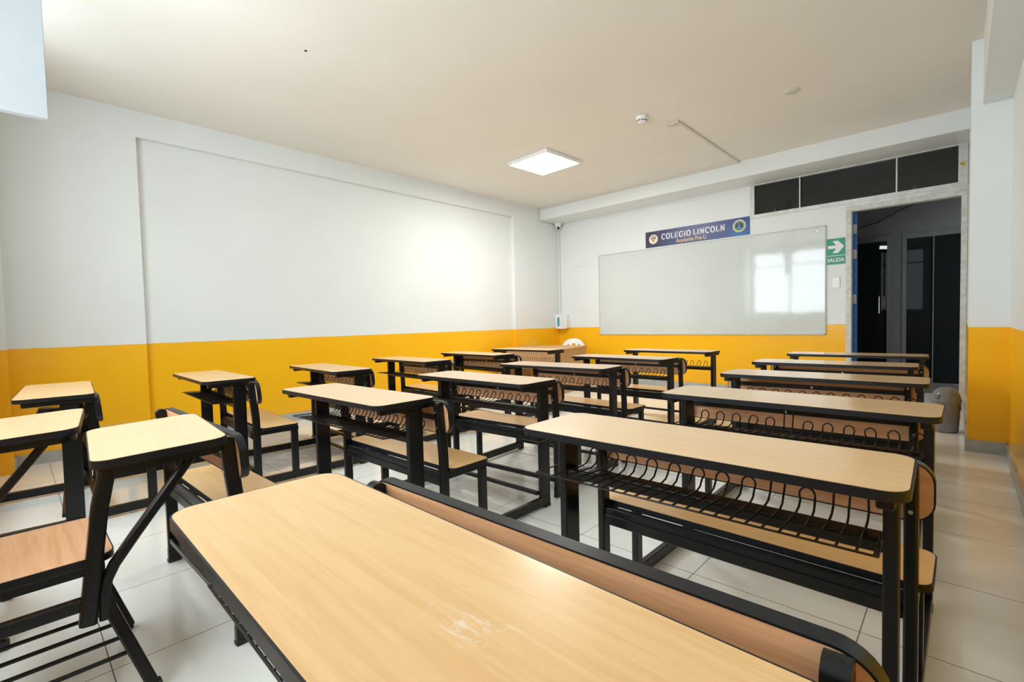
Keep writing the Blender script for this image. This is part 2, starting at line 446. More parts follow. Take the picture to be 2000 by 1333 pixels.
# door frame, leaf, transom window
b = bmesh.new()
box(b, XD0-.056, XD0, YB-.02, T1+.01, 0, ZD-.0005, bev=.002)
box(b, XD1, XD1+.05, YB-.02, T1+.01, 0, ZD-.0005, bev=.002)
box(b, XD0-.056, XD1+.05, YB-.02, T1+.01, ZD, ZD+.055, bev=.003)
df = struct('door_1', b, FRAMEP)
b = bmesh.new(); box(b, -1.80, XD0+.042, T1+.015, T1+.058, .015, ZD-.01, bev=.002)
leaf = struct('door_leaf', b, BLUE, df)
for z in (.25, 1.18, 1.72, 2.02):
    b = bmesh.new()
    box(b, XD0-.002, XD0+.036, T1+.0105, T1+.0145, z, z+.11)
    for k in range(5): disc(b, (XD0+.012+(k % 2)*.012, z+.015+k*.02), .004, T1+.008, T1+.011, 8)
    tube(b, [(XD0+.001, T1+.008, z), (XD0+.001, T1+.008, z+.11)], .006, 8)
    link('hinge', b, BLUEHIN, df)
# transom
WTX0, WTX1, WTZ0, WTZ1 = -2.097, .030, 2.372, ZB
b = bmesh.new()
box(b, WTX0, WTX0+.055, YB-.012, T1, WTZ0, WTZ1); box(b, -.045, WTX1, YB-.012, T1, ZD+.056, WTZ1)
box(b, WTX0, -.045, YB-.015, T1, WTZ0-.0, WTZ0+.045); box(b, XD0-.056, .034, YB-.008, T1, ZD+.055, WTZ0)
box(b, WTX0+.05, -.045, YB-.008, T1, WTZ1-.012, WTZ1)
w2 = struct('window_2', b, ALU)
for k, (x0, x1, yy) in enumerate(((WTX0+.055, -1.50, .012), (-1.52, -.548, .034), (-.56, -.045, .012))):
    b = B(x0, x1, YB+yy, YB+yy+.006, WTZ0+.04, WTZ1-.012)
    g = link('pane', b, DGLASS, w2)
for x in (-1.51, -.553):
    link('mullion', B(x-.007, x+.007, YB-.004, YB+.03, WTZ0+.04, WTZ1-.012), ALU, w2)
for x in (-1.79, -.40):
    b = bmesh.new(); box(b, x-.022, x+.022, YB-.024, YB-.008, WTZ0+.045, WTZ0+.058); box(b, x-.006, x+.006, YB-.022, YB-.012, WTZ0+.055, WTZ0+.09)
    link('latch', b, DGREY, w2)
b = bmesh.new(); tube(b, [(-.005, YB-.018, 2.60), (-.03, YB-.03, 2.605)], .008, 8); box(b, -.018, .008, YB-.022, YB-.012, 2.575, 2.63)
link('latch', b, BRASS, w2)

# corridor beyond the door
b = bmesh.new()
box(b, -3.2, -1.15, YCOR, YCOR+.1, 0, 2.9); box(b, -.70, -.585, YCOR, YCOR+.1, 0, 2.10)
box(b, -1.15, .9, YCOR, YCOR+.1, 2.10, 2.9); box(b, .75, .9, YCOR, YCOR+.1, 0, 2.10)
box(b, -.585, .75, YCOR, YCOR+.1, 0, .10)
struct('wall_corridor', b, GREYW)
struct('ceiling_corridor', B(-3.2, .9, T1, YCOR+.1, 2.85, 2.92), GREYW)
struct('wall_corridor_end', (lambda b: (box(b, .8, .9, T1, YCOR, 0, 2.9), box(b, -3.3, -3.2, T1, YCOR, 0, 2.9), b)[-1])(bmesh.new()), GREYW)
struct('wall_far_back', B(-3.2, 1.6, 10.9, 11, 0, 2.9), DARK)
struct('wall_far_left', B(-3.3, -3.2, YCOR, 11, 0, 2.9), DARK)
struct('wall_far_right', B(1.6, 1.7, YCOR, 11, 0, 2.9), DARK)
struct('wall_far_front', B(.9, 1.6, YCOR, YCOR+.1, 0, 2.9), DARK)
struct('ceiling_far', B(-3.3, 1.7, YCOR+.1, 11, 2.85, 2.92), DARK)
# glass door and fixed glass of the facade
b = bmesh.new()
for x0, x1, z0, z1 in ((-1.15, -1.10, 0, 2.03), (-.745, -.70, 0, 2.03), (-1.15, -.70, 2.03, 2.10), (-1.10, -.745, 0, .12)):
    box(b, x0, x1, YCOR-.02, YCOR+.04, z0, z1)
d2 = struct('door_2', b, DGREY)
link('pane', B(-1.10, -.745, YCOR+.01, YCOR+.016, .12, 2.03), CGLASS, d2)
b = bmesh.new(); tube(b, [(-.825, YCOR-.015, 1.05), (-.825, YCOR-.05, 1.06), (-.825, YCOR-.055, 1.10), (-.825, YCOR-.055, 1.24), (-.825, YCOR-.05, 1.28), (-.825, YCOR-.015, 1.29)], .008, 8)
link('handle', b, BOLT, d2)
b = B(-.79, -.755, YCOR-.024, YCOR-.02, 1.12, 1.28)
link('lock_plate', b, DGREY, d2)
b = bmesh.new()
for x0, x1, z0, z1 in ((-.585, -.54, .10, 2.03), (-.585, .75, 2.03, 2.10), (-.54, .75, .10, .14), (-.28, -.268, .14, 2.03)):
    box(b, x0, x1, YCOR-.015, YCOR+.04, z0, z1)
w3 = struct('window_3', b, DGREY)
link('pane', B(-.54, .75, YCOR+.012, YCOR+.018, .14, 2.03), CGLASS, w3)
b = bmesh.new(); tube(b, [(-.955, 9.5, 2.095), (-.765, 9.5, 2.075)], .026, 10)  # glowing tube and holder added to stand in for a reflection in the glass
tag(link('tube_reflection', b, TUBEM), 'short glowing white tube added behind the dark corridor door glass as a lamp reflection', 'lamp reflection')
b = bmesh.new(); box(b, -.99, -.73, 9.48, 9.53, 2.135, 2.16)
for _x in (-.975, -.745): box(b, _x-.012, _x+.012, 9.48, 9.52, 2.06, 2.14)
box(b, -.88, -.84, 9.49, 9.51, 2.16, 2.85)
o = link('holder', b, DGREY); o.parent = bpy.data.objects['tube_reflection']
b = bmesh.new()
tube(b, [(-1.6, YCOR-.01, 2.16), (-1.1, YCOR-.01, 2.24), (-.85, YCOR-.01, 2.29), (-.6, YCOR-.01, 2.42), (-.3, YCOR-.01, 2.55)], .006, 6)
tag(link('cable', b, CABLE), 'thin black cable sagging across the grey corridor wall above the glass door', 'cable')

# ------------------------------------------------------------------ hanging panel near the window column
b = B(-3.32, -3.28, -.45, .178, 2.105, ZC, bev=.002)
tag(link('ceiling_panel', b, PANELM), 'plain white panel hanging down from the ceiling beside the window column', 'panel')

# ------------------------------------------------------------------ whiteboard, banner, signs, fittings
wb = thing('whiteboard', 'long white writing board fixed low on the back wall under the blue banner', 'whiteboard', (-2.866, YB, 1.478))
wx, wz = 1.641, .672
b = B(-wx+.006, wx-.006, -.012, -.002, -wz+.006, wz-.006)
link('writing_surface', b, BOARD, wb)
b = bmesh.new(); t_ = .010
box(b, -wx, wx, -.016, -.001, -wz, -wz+t_); box(b, -wx, wx, -.016, -.001, wz-t_, wz)
box(b, -wx, -wx+t_, -.016, -.001, -wz, wz); box(b, wx-t_, wx, -.016, -.001, -wz, wz)
link('frame', b, BOARDF, wb)
link('seam', B(.78, .782, -.0128, -.0119, -wz+.01, wz-.01), BOARDF, wb)
for x, z in ((-wx+.05, wz-.05), (wx-.09, wz-.055), (-.9, -wz+.005), (.1, -wz+.005), (.75, -wz+.005)):
    b = bmesh.new(); disc(b, (x, z), .008, -.019, -.011, 10)
    link('screw', b, BOLT, wb)

def text(body, size, m, parent, x, z, y, width=None, align='CENTER', bold=0, depth=.0012, name='lettering', shear=0):
    cu = bpy.data.curves.new(name, 'FONT'); cu.body = body; cu.size = size; cu.align_x = align; cu.align_y = 'CENTER'
    cu.extrude = depth; cu.offset = bold; cu.shear = shear
    o = bpy.data.objects.new(name, cu); C.objects.link(o)
    bpy.context.view_layer.update()
    dg = bpy.context.evaluated_depsgraph_get()
    me = bpy.data.meshes.new_from_object(o.evaluated_get(dg))
    bpy.data.objects.remove(o)
    o = bpy.data.objects.new(name, me); C.objects.link(o)
    me.materials.clear(); me.materials.append(m)
    xs = [v.co.x for v in me.vertices]; ys = [v.co.y for v in me.vertices]
    w = max(xs)-min(xs); k = (width/w) if width else 1
    cx, cy = (max(xs)+min(xs))/2, (max(ys)+min(ys))/2
    for v in me.vertices:
        v.co = Vector(((v.co.x-cx)*k, -v.co.z, v.co.y-cy))
    me.flip_normals() if False else None
    o.location = (x, y, z); o.parent = parent
    return o
def serifs(me_parent, segs, m, y):
    b = bmesh.new()
    for x0, x1, z0, z1 in segs: box(b, x0, x1, y-.0012, y+.0012, z0, z1)
    return link('lettering', b, m, me_parent)

# slab-serif capitals drawn as polygons (strokes on a unit grid, width w, height 1)
def glyph(ch):
    t, s = .21, .13
    def rect(x0, x1, z0, z1): return ('r', x0, x1, z0, z1)
    def foot(x0, x1): return rect(x0, x1, 0, s)
    def head(x0, x1): return rect(x0, x1, 1-s, 1)
    if ch == 'I': return .44, [rect(.11, .33, 0, 1), foot(0, .44), head(0, .44)]
    if ch == 'L': return .78, [rect(.10, .32, 0, 1), rect(0, .76, 0, s), head(0, .44), rect(.62, .76, 0, .36)]
    if ch == 'E': return .84, [rect(.10, .32, 0, 1), rect(0, .80, 0, s), rect(0, .80, 1-s, 1), rect(.68, .80, 0, .34), rect(.68, .80, .66, 1), rect(.3, .56, .44, .57), rect(.46, .57, .34, .67)]
    if ch == 'N': return 1.0, [rect(.10, .28, 0, 1), rect(.74, .90, 0, 1), ('p', [(.10, 1), (.34, 1), (.90, 0), (.68, 0)]), foot(0, .40), head(0, .26), head(.62, 1.02)]
    if ch == 'O': return .98, [('o', .49, .5, .49, .5, .24, .20, 0, 360)]
    if ch == 'C': return .92, [('o', .49, .5, .49, .5, .24, .20, 48, 312), rect(.74, .86, .64, .98), ('r', .76, .86, .10, .2)]
    if ch == 'G': return .98, [('o', .49, .5, .49, .5, .24, .20, 48, 318), rect(.74, .86, .64, .98), rect(.68, .88, .02, .46), rect(.54, .96, .38, .50)]
    return .35, []
def slab_text(body, x0, zc, h, width, m, parent, y):
    lay = []; x = 0
    for ch in body:
        w, st = glyph(ch); lay.append((x, st)); x += w + (.11 if st else 0)
    k = width/x
    b = bmesh.new()
    for gx, st in lay:
        for s in st:
            if s[0] == 'r': box(b, x0+(gx+s[1])*k, x0+(gx+s[2])*k, y-.0015, y, zc-h/2+s[3]*h, zc-h/2+s[4]*h)
            elif s[0] == 'p': prism(b, [(x0+(gx+u)*k, zc-h/2+v*h) for u, v in s[1]], y-.0015, y, 'y')
            else:
                _, cx, cz, rx, rz, tx, tz, a0, a1 = s; n = 24
                for q in range(n):
                    A = [math.radians(a0+(a1-a0)*(q+e)/n) for e in (0, 1)]
                    pts = [(cx+rx*math.cos(A[0]), cz+rz*math.sin(A[0])), (cx+rx*math.cos(A[1]), cz+rz*math.sin(A[1])),
                           (cx+(rx-tx)*math.cos(A[1]), cz+(rz-tz*.75)*math.sin(A[1])), (cx+(rx-tx)*math.cos(A[0]), cz+(rz-tz*.75)*math.sin(A[0]))]
                    prism(b, [(x0+(gx+u)*k, zc-h/2+v*h) for u, v in pts], y-.0015, y, 'y')
    return link('lettering', b, m, parent)

# banner: x from -3.637 to -2.100, z about 2.16 .. 2.41
bn = thing('banner', 'long navy blue school name banner above the whiteboard', 'banner', (-2.869, YB, 2.290))
link('board', B(-.767, .767, -.006, -.001, -.122, .122, bev=.0005), NAVY, bn)
slab_text('COLEGIO LINCOLN', -.502, .020, .092, .955, SIGNW, bn, -.0065)
text('Academia Pre-U', .082, GOLD, bn, -.045, -.070, -.0072, width=.45, bold=.0008)
def seal(cx, cz, r, rimm, inm, parent, rim=.16):
    b = bmesh.new(); disc(b, (cx, cz), r, -.0072, -.006, 32); s = link('seal', b, rimm, parent)
    b = bmesh.new(); disc(b, (cx, cz), r*(1-rim), -.0078, -.0071, 32); link('seal_field', b, inm, s)
    return s
s1 = seal(-.635, .0, .075, GOLD, SEALW, bn, .13)
b = bmesh.new(); sc = .047
prism(b, [(-.635+u*sc, .008+v*sc) for u, v in ((-.85, .75), (-.4, .80), (0, 1.02), (.4, .80), (.85, .75), (.85, .1), (.6, -.5), (0, -1.0), (-.6, -.5), (-.85, .1))], -.0086, -.0077, 'y')
link('shield', b, SEALD, s1)
b = bmesh.new()
box(b, -.635-.030, -.635-.004, -.0092, -.0085, .018, .040); box(b, -.635+.004, -.635+.026, -.0092, -.0085, -.020, .004)
link('shield_quarter', b, SEALW, s1)
b = bmesh.new()
box(b, -.635+.004, -.635+.030, -.0092, -.0085, .018, .040); box(b, -.635-.026, -.635-.004, -.0092, -.0085, -.020, .004)
link('shield_quarter', b, GOLD, s1)
b = bmesh.new(); box(b, -.637, -.633, -.0096, -.009, -.030, .042); box(b, -.665, -.605, -.0096, -.009, .009, .013)
link('shield_cross', b, RED, s1)
b = bmesh.new()
for k in range(7):
    a = math.radians(234+12*k); box(b, -.635+.055*math.cos(a)-.0035, -.635+.055*math.cos(a)+.0035, -.0086, -.0077, .055*math.sin(a)-.0025, .055*math.sin(a)+.0025)
link('seal_motto', b, GOLD, s1)
s2 = seal(.632, .012, .088, SEALG, SEALW, bn, .08)
b = bmesh.new(); disc(b, (.632, .012), .076, -.0086, -.0077, 32); link('seal_band', b, SEALG, s2)
b = bmesh.new(); disc(b, (.632, .012), .056, -.0094, -.0085, 32); link('seal_centre', b, SEALD, s2)
b = bmesh.new()
prism(b, [(.632+u*.05, .012+v*.05) for u, v in ((-.8, -.55), (-.3, -.40), (-.12, .25), (.05, .62), (.2, .2), (.22, -.40), (.8, -.55), (.5, -.85), (-.5, -.85))], -.0102, -.0093, 'y')
link('seal_figure', b, SEALT, s2)
b = bmesh.new()
for k in range(22):
    a = 2*PI*k/22; box(b, .632+.066*math.cos(a)-.003, .632+.066*math.cos(a)+.003, -.0092, -.0085, .012+.066*math.sin(a)-.003, .012+.066*math.sin(a)+.003)
link('seal_rim_marks', b, SEALW, s2)
b = bmesh.new(); tube(b, [(.615, -.0105, .035), (.622, -.0105, .052), (.63, -.0105, .045)], .003, 6); tube(b, [(.643, -.0105, .05), (.650, -.0105, .055)], .003, 6)
link('seal_highlight', b, SEALW, s2)

# exit sign
sg = thing('exit_sign', 'green SALIDA exit sign with a white arrow beside the door frame', 'sign', (-1.124, YB, 1.822))
link('board', B(-.094, .094, -.004, -.001, -.157, .157), SIGNG, sg)
b = bmesh.new()
prism(b, [(u*.094, .053+v*.094) for u, v in ((-.88, .20), (.02, .20), (-.38, .78), (.22, .78), (.88, .02), (.22, -.80), (-.38, -.80), (.02, -.20), (-.88, -.20))], -.0052, -.0038, 'y')
link('arrow', b, SIGNW, sg)
link('divider', B(-.094, .094, -.005, -.0038, -.055, -.049), SIGNW, sg)
text('SALIDA', .062, SIGNW, sg, 0, -.104, -.0055, width=.170, bold=.0014)

def plate(name, label, cat, x, z, w, h, y=YB, m=WPLAST, slots=2, sw=False):
    t = thing(name, label, cat, (x, y, z))
    link('cover', B(-w/2, w/2, -.012, -.001, -h/2, h/2, bev=.003), m, t)
    b = bmesh.new()
    if sw: box(b, -.012, .012, -.017, -.011, -.022, .022, bev=.002)
    else:
        for k in range(slots):
            cx = (k-(slots-1)/2)*w*.36
            for e in (-.006, .006): box(b, cx+e-.002, cx+e+.002, -.0135, -.0115, -.008, .008)
    link('rocker' if sw else 'socket', b, WPLAST if sw else DGREY, t)
    return t
plate('light_switch', 'white wall switch between the exit sign and the door frame', 'light switch', -1.121, 1.443, .076, .13, sw=True)
plate('power_outlet', 'white double socket plate on the back wall near the corner, lower of two', 'power outlet', -4.955, 2.005, .118, .075)
plate('power_outlet', 'white double socket plate under the beam next to the security camera', 'power outlet', -5.085, 2.752, .128, .078)
plate('blank_plate', 'white painted-over blank plate beside the lower socket on the back wall', 'wall plate', -4.80, 2.045, .13, .075, m=WHITE, slots=1)
o = plate('power_outlet', 'white outlet box low on the orange side wall behind the desks', 'power outlet', 0, 0, .11, .07)
o.location = (XL-.06, 3.417, .376); o.rotation_euler = (0, 0, PI/2)
# security camera
t = thing('security_camera', 'small white dome security camera in the corner under the back beam', 'security camera', (-5.29, YB-.10, ZB))
b = bmesh.new(); lathe(b, [(.064, 0), (.066, -.01), (.062, -.048), (.055, -.052)], 28); autosmooth(link('base', b, WPLAST, t))
b = bmesh.new(); lathe(b, [(.042, -.045), (.046, -.07), (.045, -.10), (.034, -.122), (.012, -.130)], 24); hd = autosmooth(link('head', b, WPLAST, t))
b = bmesh.new()
dv = Vector((.62, -.78, -.10)).normalized()
cc = Vector((0, 0, -.095))
tube(b, [cc+dv*.036, cc+dv*.052], .026, 20); link('lens', b, LENS, hd)
# paper / soap dispenser
t = thing('dispenser', 'white wall dispenser with a blue window in the back corner', 'dispenser', (-5.262, YB, 1.045))
b = bmesh.new(); prism(b, rr(.245, .265, .03, 6), -.115, -.001, 'y', .008); autosmooth(link('body', b, WPLAST, t))
link('window', B(-.078, -.028, -.121, -.113, -.085, .075, bev=.004), CYAN, t)
link('seam', B(.055, .058, -.117, -.114, -.125, .125), BOARDF, t)
# conduits
b = bmesh.new(); box(b, -5.345, -5.325, YB-.014, YB-.001, .94, 2.68)
tag(link('cable_conduit', b, CONDUIT), 'thin vertical white cable duct down the back corner to the dispenser', 'cable duct')
b = bmesh.new()
box(b, -5.37, -2.06, 6.415, 6.439, ZC-.02, ZC-.001); box(b, -2.25+.165, -2.25+.19, 4.72, 6.44, ZC-.014, ZC-.001)
tag(link('cable_conduit', b, CONDUIT), 'long painted cable duct crossing the ceiling and following the back beam', 'cable duct')
b = bmesh.new(); box(b, -.065, .065, -.04, .04, -.018, -.001, bev=.003); box(b, -.03, .03, -.02, .02, -.024, -.017, bev=.002)
tag(link('junction_box', b, CONDUIT, loc=(-2.13, 4.68, ZC)), 'small flat junction box on the ceiling at the end of the cable duct', 'junction box')
b = bmesh.new(); box(b, -.01, .01, -.44, .0, -.012, 0); 
# edge duct down beam end and along its underside
b2 = bmesh.new(); box(b2, -5.381, -5.366, 6.425, 6.439, ZB-.012, ZC-.02); box(b2, -5.381, -5.366, 6.44, YB-.12, ZB-.014, ZB-.001); b.free()
tag(link('cable_conduit', b2, CONDUIT), 'short cable duct wrapping the end of the back beam beside the corner column', 'cable duct')
# ceiling lamp
t = thing('ceiling_lamp', 'lit square LED panel lamp with a white frame on the ceiling', 'ceiling lamp', (-3.74, 4.60, ZC), math.radians(-2.5))
b = bmesh.new(); box(b, -.32, .32, -.32, .32, -.04, -.001, bev=.003)
link('frame', b, WPLAST, t)
link('diffuser', B(-.295, .295, -.295, .295, -.0435, -.039), LAMPM, t)
bpy.data.objects['ceiling_panel_light'].location.z = ZC-.06
# smoke detector
t = thing('smoke_detector', 'round white smoke detector on the ceiling beyond the lit lamp', 'smoke detector', (-2.28, 4.31, ZC))
b = bmesh.new(); lathe(b, [(.055, -.001), (.055, -.03), (.048, -.036), (.046, -.05), (.03, -.062), (.005, -.064)], 28); autosmooth(link('body', b, WPLAST, t))
b = bmesh.new()
for k in range(12):
    a = 2*PI*k/12; bar(b, (.047*math.cos(a-.16), .047*math.sin(a-.16), -.043), (.047*math.cos(a+.16), .047*math.sin(a+.16), -.043), .004, .009, 0)
link('vent', b, HOLE, t)
# ceiling cover, hole
t = thing('ceiling_cover', 'round painted blank cover loose on the ceiling above the doorway side', 'ceiling cover', (-1.105, 4.79, ZC))
b = bmesh.new(); lathe(b, [(.062, -.001), (.062, -.008), (.055, -.012), (.004, -.013)], 28); autosmooth(link('disc', b, CONDUIT, t))
b = bmesh.new(); tube(b, [(.064*math.cos(a), .064*math.sin(a), -.002) for a in [math.radians(q) for q in range(80, 150, 10)]], .004, 6)
link('gap', b, HOLE, t)
b = bmesh.new(); lathe(b, [(.010, -.0008), (.009, -.004), (.004, -.006)], 10)
tag(link('ceiling_hook', b, HOLE, loc=(-3.409, 1.535, ZC)), 'tiny dark anchor stub in the middle of the bare ceiling', 'anchor')
b = bmesh.new(); box(b, -.02, .0, -.03, .03, -.02, .02, bev=.003)
b.free()

# ------------------------------------------------------------------ double desk with joined bench
LX, LY, ZT, TH = .938, .316, .722, .021
def slab(parent, name, w, h, r, z0, z1, m, cx=0, cy=0, axis='z', band=.0035, proud=.0006):
    b = bmesh.new(); prism(b, rr(w-2*band, h-2*band, r-band, 8, cx, cy), z0, z1, axis)
    o = link(name, b, m, parent)
    b = bmesh.new(); ring(b, rr(w, h, r, 8, cx, cy), rr(w-2*band, h-2*band, r-band, 8, cx, cy), z0-(0 if axis == 'z' else proud), z1-(proud if axis == 'z' else -proud), axis)
    e = link('edge_band', b, EDGE, o)
    autosmooth(e)
    return o
def rack_bm(tall=None):
    tall = tall or {}
    b = bmesh.new(); r = .0028
    tube(b, [(-.448, -.10, .571), (.418, -.10, .571)], r, 6)
    tube(b, [(-.448, -.10, .571), (-.448, .03, .566), (-.414, .03, .5605)], r, 6)
    tube(b, [(.412, -.10, .571), (.412, .03, .561)], r, 6)
    tube(b, [(-.414, .024, .5585), (.414, .024, .5585)], r, 6)
    for k in range(12):
        xc = -.370 + .070*k; h = .0175
        j = random.uniform(-.003, .003)
        zt, yt = tall.get(k, (.613, .122))      # some loops are pulled up towards the tabletop
        zs = zt - h*1.1
        pre = [(h, -.10, .571), (h, .070, .5615), (h*.95, .098, .567), (h*.9, .113, .582)]
        pts = [(xc-u, y, z) for u, y, z in pre] + [(xc-h+j, yt, zs)]
        for q in range(1, 8):
            a = PI - PI*q/8; pts.append((xc+j+h*math.cos(a), yt+.002*math.sin(a), zs+h*1.1*math.sin(a)))
        pts += [(xc+h+j, yt, zs)] + [(xc+u, y, z) for u, y, z in pre[::-1]]
        tube(b, pts, r, 6)
    return b
def make_desk(label, top=LAM):
    t = thing('school_desk', label, 'school desk')
    slab(t, 'tabletop', LX, LY, .045, ZT-TH, ZT, top)
    for s in (-1, 1):
        x = s*.430
        b = bmesh.new(); box(b, x-.015, x+.015, -.125, .165, ZT-TH-.026, ZT-TH-.0005, bev=.003)
        link('support_bar', b, STEEL, t)
        b = bmesh.new(); box(b, x-.0135, x+.0135, .016, .092, .062, ZT-TH-.026, bev=.003)
        link('leg', b, STEEL, t)
        b = bmesh.new(); box(b, x-.0135, x+.0135, -.690, .092, .012, .062, bev=.003)
        sk = link('skid', b, STEEL, t)
        for y in (-.668, .066):
            b = bmesh.new(); box(b, x-.0145, x+.0145, y-.024, y+.028, 0, .016, bev=.003)
            link('foot_plug', b, PLUG, sk)
        # bench upright, gently bent back above the seat
        b = bmesh.new(); pts = [(x, -.667, .055), (x, -.667, .42), (x, -.6685, .47), (x, -.673, .52), (x, -.681, .60), (x, -.6875, .680)]
        sweep_rect(b, pts, .027, .044)
        prism(b, [(-.6875+.0218*math.cos(q*PI/10), .679+.0215*math.sin(q*PI/10)) for q in range(11)], x-.0133, x+.0133, 'x')
        autosmooth(link('upright', b, STEEL, t), 35)
        b = bmesh.new(); box(b, x-.0125, x+.0125, -.452, -.408, .062, .345, bev=.003)
        link('seat_leg', b, STEEL, t)
        b = bmesh.new(); box(b, x-.013, x+.013, -.648, -.405, .345, .374, bev=.003)
        link('seat_bracket', b, STEEL, t)
    b = bmesh.new(); box(b, -.416, .416, .020, .092, .530, .555, bev=.003)
    link('rack_rail', b, STEEL, t)
    b = rack_bm()
    autosmooth(link('book_rack', b, WIRE, t), 60)
    b = bmesh.new(); box(b, -.417, .417, -.0, .022, .075, .097, bev=.003); link('stretcher', b, STEEL, t)
    b = bmesh.new(); box(b, -.417, .417, -.685, -.660, .090, .115, bev=.003); link('stretcher', b, STEEL, t)
    b = bmesh.new(); box(b, -.417, .417, -.683, -.650, .316, .352, bev=.003); box(b, -.417, .417, -.679, -.650, .3515, .3745, bev=.002); link('seat_rail', b, STEEL, t)
    b = bmesh.new(); box(b, -.417, .417, -.696, -.678, .618, .642, bev=.003); cb = link('crossbar', b, STEEL, t)
    b = bmesh.new(); disc(b, (0, .630), .006, -.699, -.695, 10); link('bolt', b, BOLT, cb)
    slab(t, 'seat', .938, .240, .038, .375, .395, SEATW, 0, -.527)
    # backrest plate leans with the uprights
    b0 = slab(t, 'backrest', .945, .150, .052, -.012, .012, BACKW, 0, 0, 'y', band=.0035)
    b0.location = (0, -.653, .6265); b0.rotation_euler = (math.radians(4.5), 0, 0)
    for s in (-1, 1):
        for dz in (-.035, .035):
            b = bmesh.new(); disc(b, (s*.43, dz), .005, -.056, -.051, 10); link('bolt', b, BOLT, b0)
    return t
def copy_tree(o, parent=None):
    c = o.copy(); C.objects.link(c)
    if parent: c.parent = parent
    for ch in list(o.children): copy_tree(ch, c)
    return c
DESKS = [  # x, y, turn, label
 (-.536, 1.245, 1.4, 'two-seat desk of the door-side column, directly behind the scuffed nearest desk'),
 (-.509, 2.125, -.3, 'two-seat desk of the door-side column, third from the windows, one rack loop bent up'),
 (-.575, 3.019, 1.3, 'two-seat desk of the door-side column, third from the back wall'),
 (-.660, 3.886, 2.3, 'two-seat desk of the door-side column, second from the back wall, beside the bin'),
 (-.650, 4.810, 2.2, 'two-seat desk of the door-side column, closest to the open doorway'),
 (-2.187, 1.148, 1.5, 'two-seat desk of the middle column, nearest the windows, in front of the writing chairs'),
 (-2.138, 1.980, 1.1, 'two-seat desk of the middle column, second from the windows'),
 (-2.223, 2.844, 4.1, 'two-seat desk at the centre of the middle column, third from the windows'),
 (-2.202, 3.749, -1.7, 'two-seat desk of the middle column, second from the whiteboard'),
 (-2.214, 4.722, -.9, 'two-seat desk of the middle column, closest to the whiteboard'),
 (-3.903, .981, -1.3, 'two-seat desk of the wall-side column, second from the windows, behind both writing chairs'),
 (-3.749, 1.771, -2.9, 'two-seat desk of the wall-side column whose bench frame stands over the scraped floor patch'),
 (-3.870, 2.641, -1.2, 'two-seat desk of the wall-side column, third from the teacher table'),
 (-3.874, 3.511, -2.6, 'two-seat desk of the wall-side column, second from the teacher table'),
 (-3.866, 4.331, 1.7, 'two-seat desk of the wall-side column right in front of the teacher table'),
 (-3.85, .175, -4.0, 'two-seat desk against the corner window column, dim orange wall behind'),
]
proto = None
for i, (x, y, a, lab) in enumerate(DESKS):
    if proto is None: d = proto = make_desk(lab)
    else: d = copy_tree(proto); d['label'] = lab
    d.location = (x, y, 0); d.rotation_euler = (0, 0, math.radians(a))
def own_rack(desk, tall):
    rk = [c for c in desk.children if c.name.startswith('book_rack')][0]
    me = bpy.data.meshes.new('book_rack'); b = rack_bm(tall); bmesh.ops.recalc_face_normals(b, faces=b.faces); b.to_mesh(me); b.free()
    me.materials.append(WIRE)
    for p in me.polygons: p.use_smooth = True
    rk.data = me
roots = [o for o in C.objects if o.parent is None and o.get('category') == 'school desk']
own_rack(roots[0], {8: (.690, .150), 10: (.672, .128), 11: (.672, .128)})
own_rack(roots[1], {5: (.690, .128)})
# nearest desk: scuffed top
d = copy_tree(proto); d['label'] = 'nearest two-seat desk, scuffed beech top filling the foreground'
d.location = (-.545, .330, 0); d.rotation_euler = (0, 0, math.radians(-.6)); d.scale = (1.06, 1.0, 1.0)
tt = [c for c in d.children if c.name.startswith('tabletop')][0]
tt.data = tt.data.copy(); tt.data.materials.clear(); tt.data.materials.append(LAM_WORN)
for o in C.objects:
    if o.parent is None and o.get('category') == 'school desk': o['group'] = 'two-seat school desks in three columns'

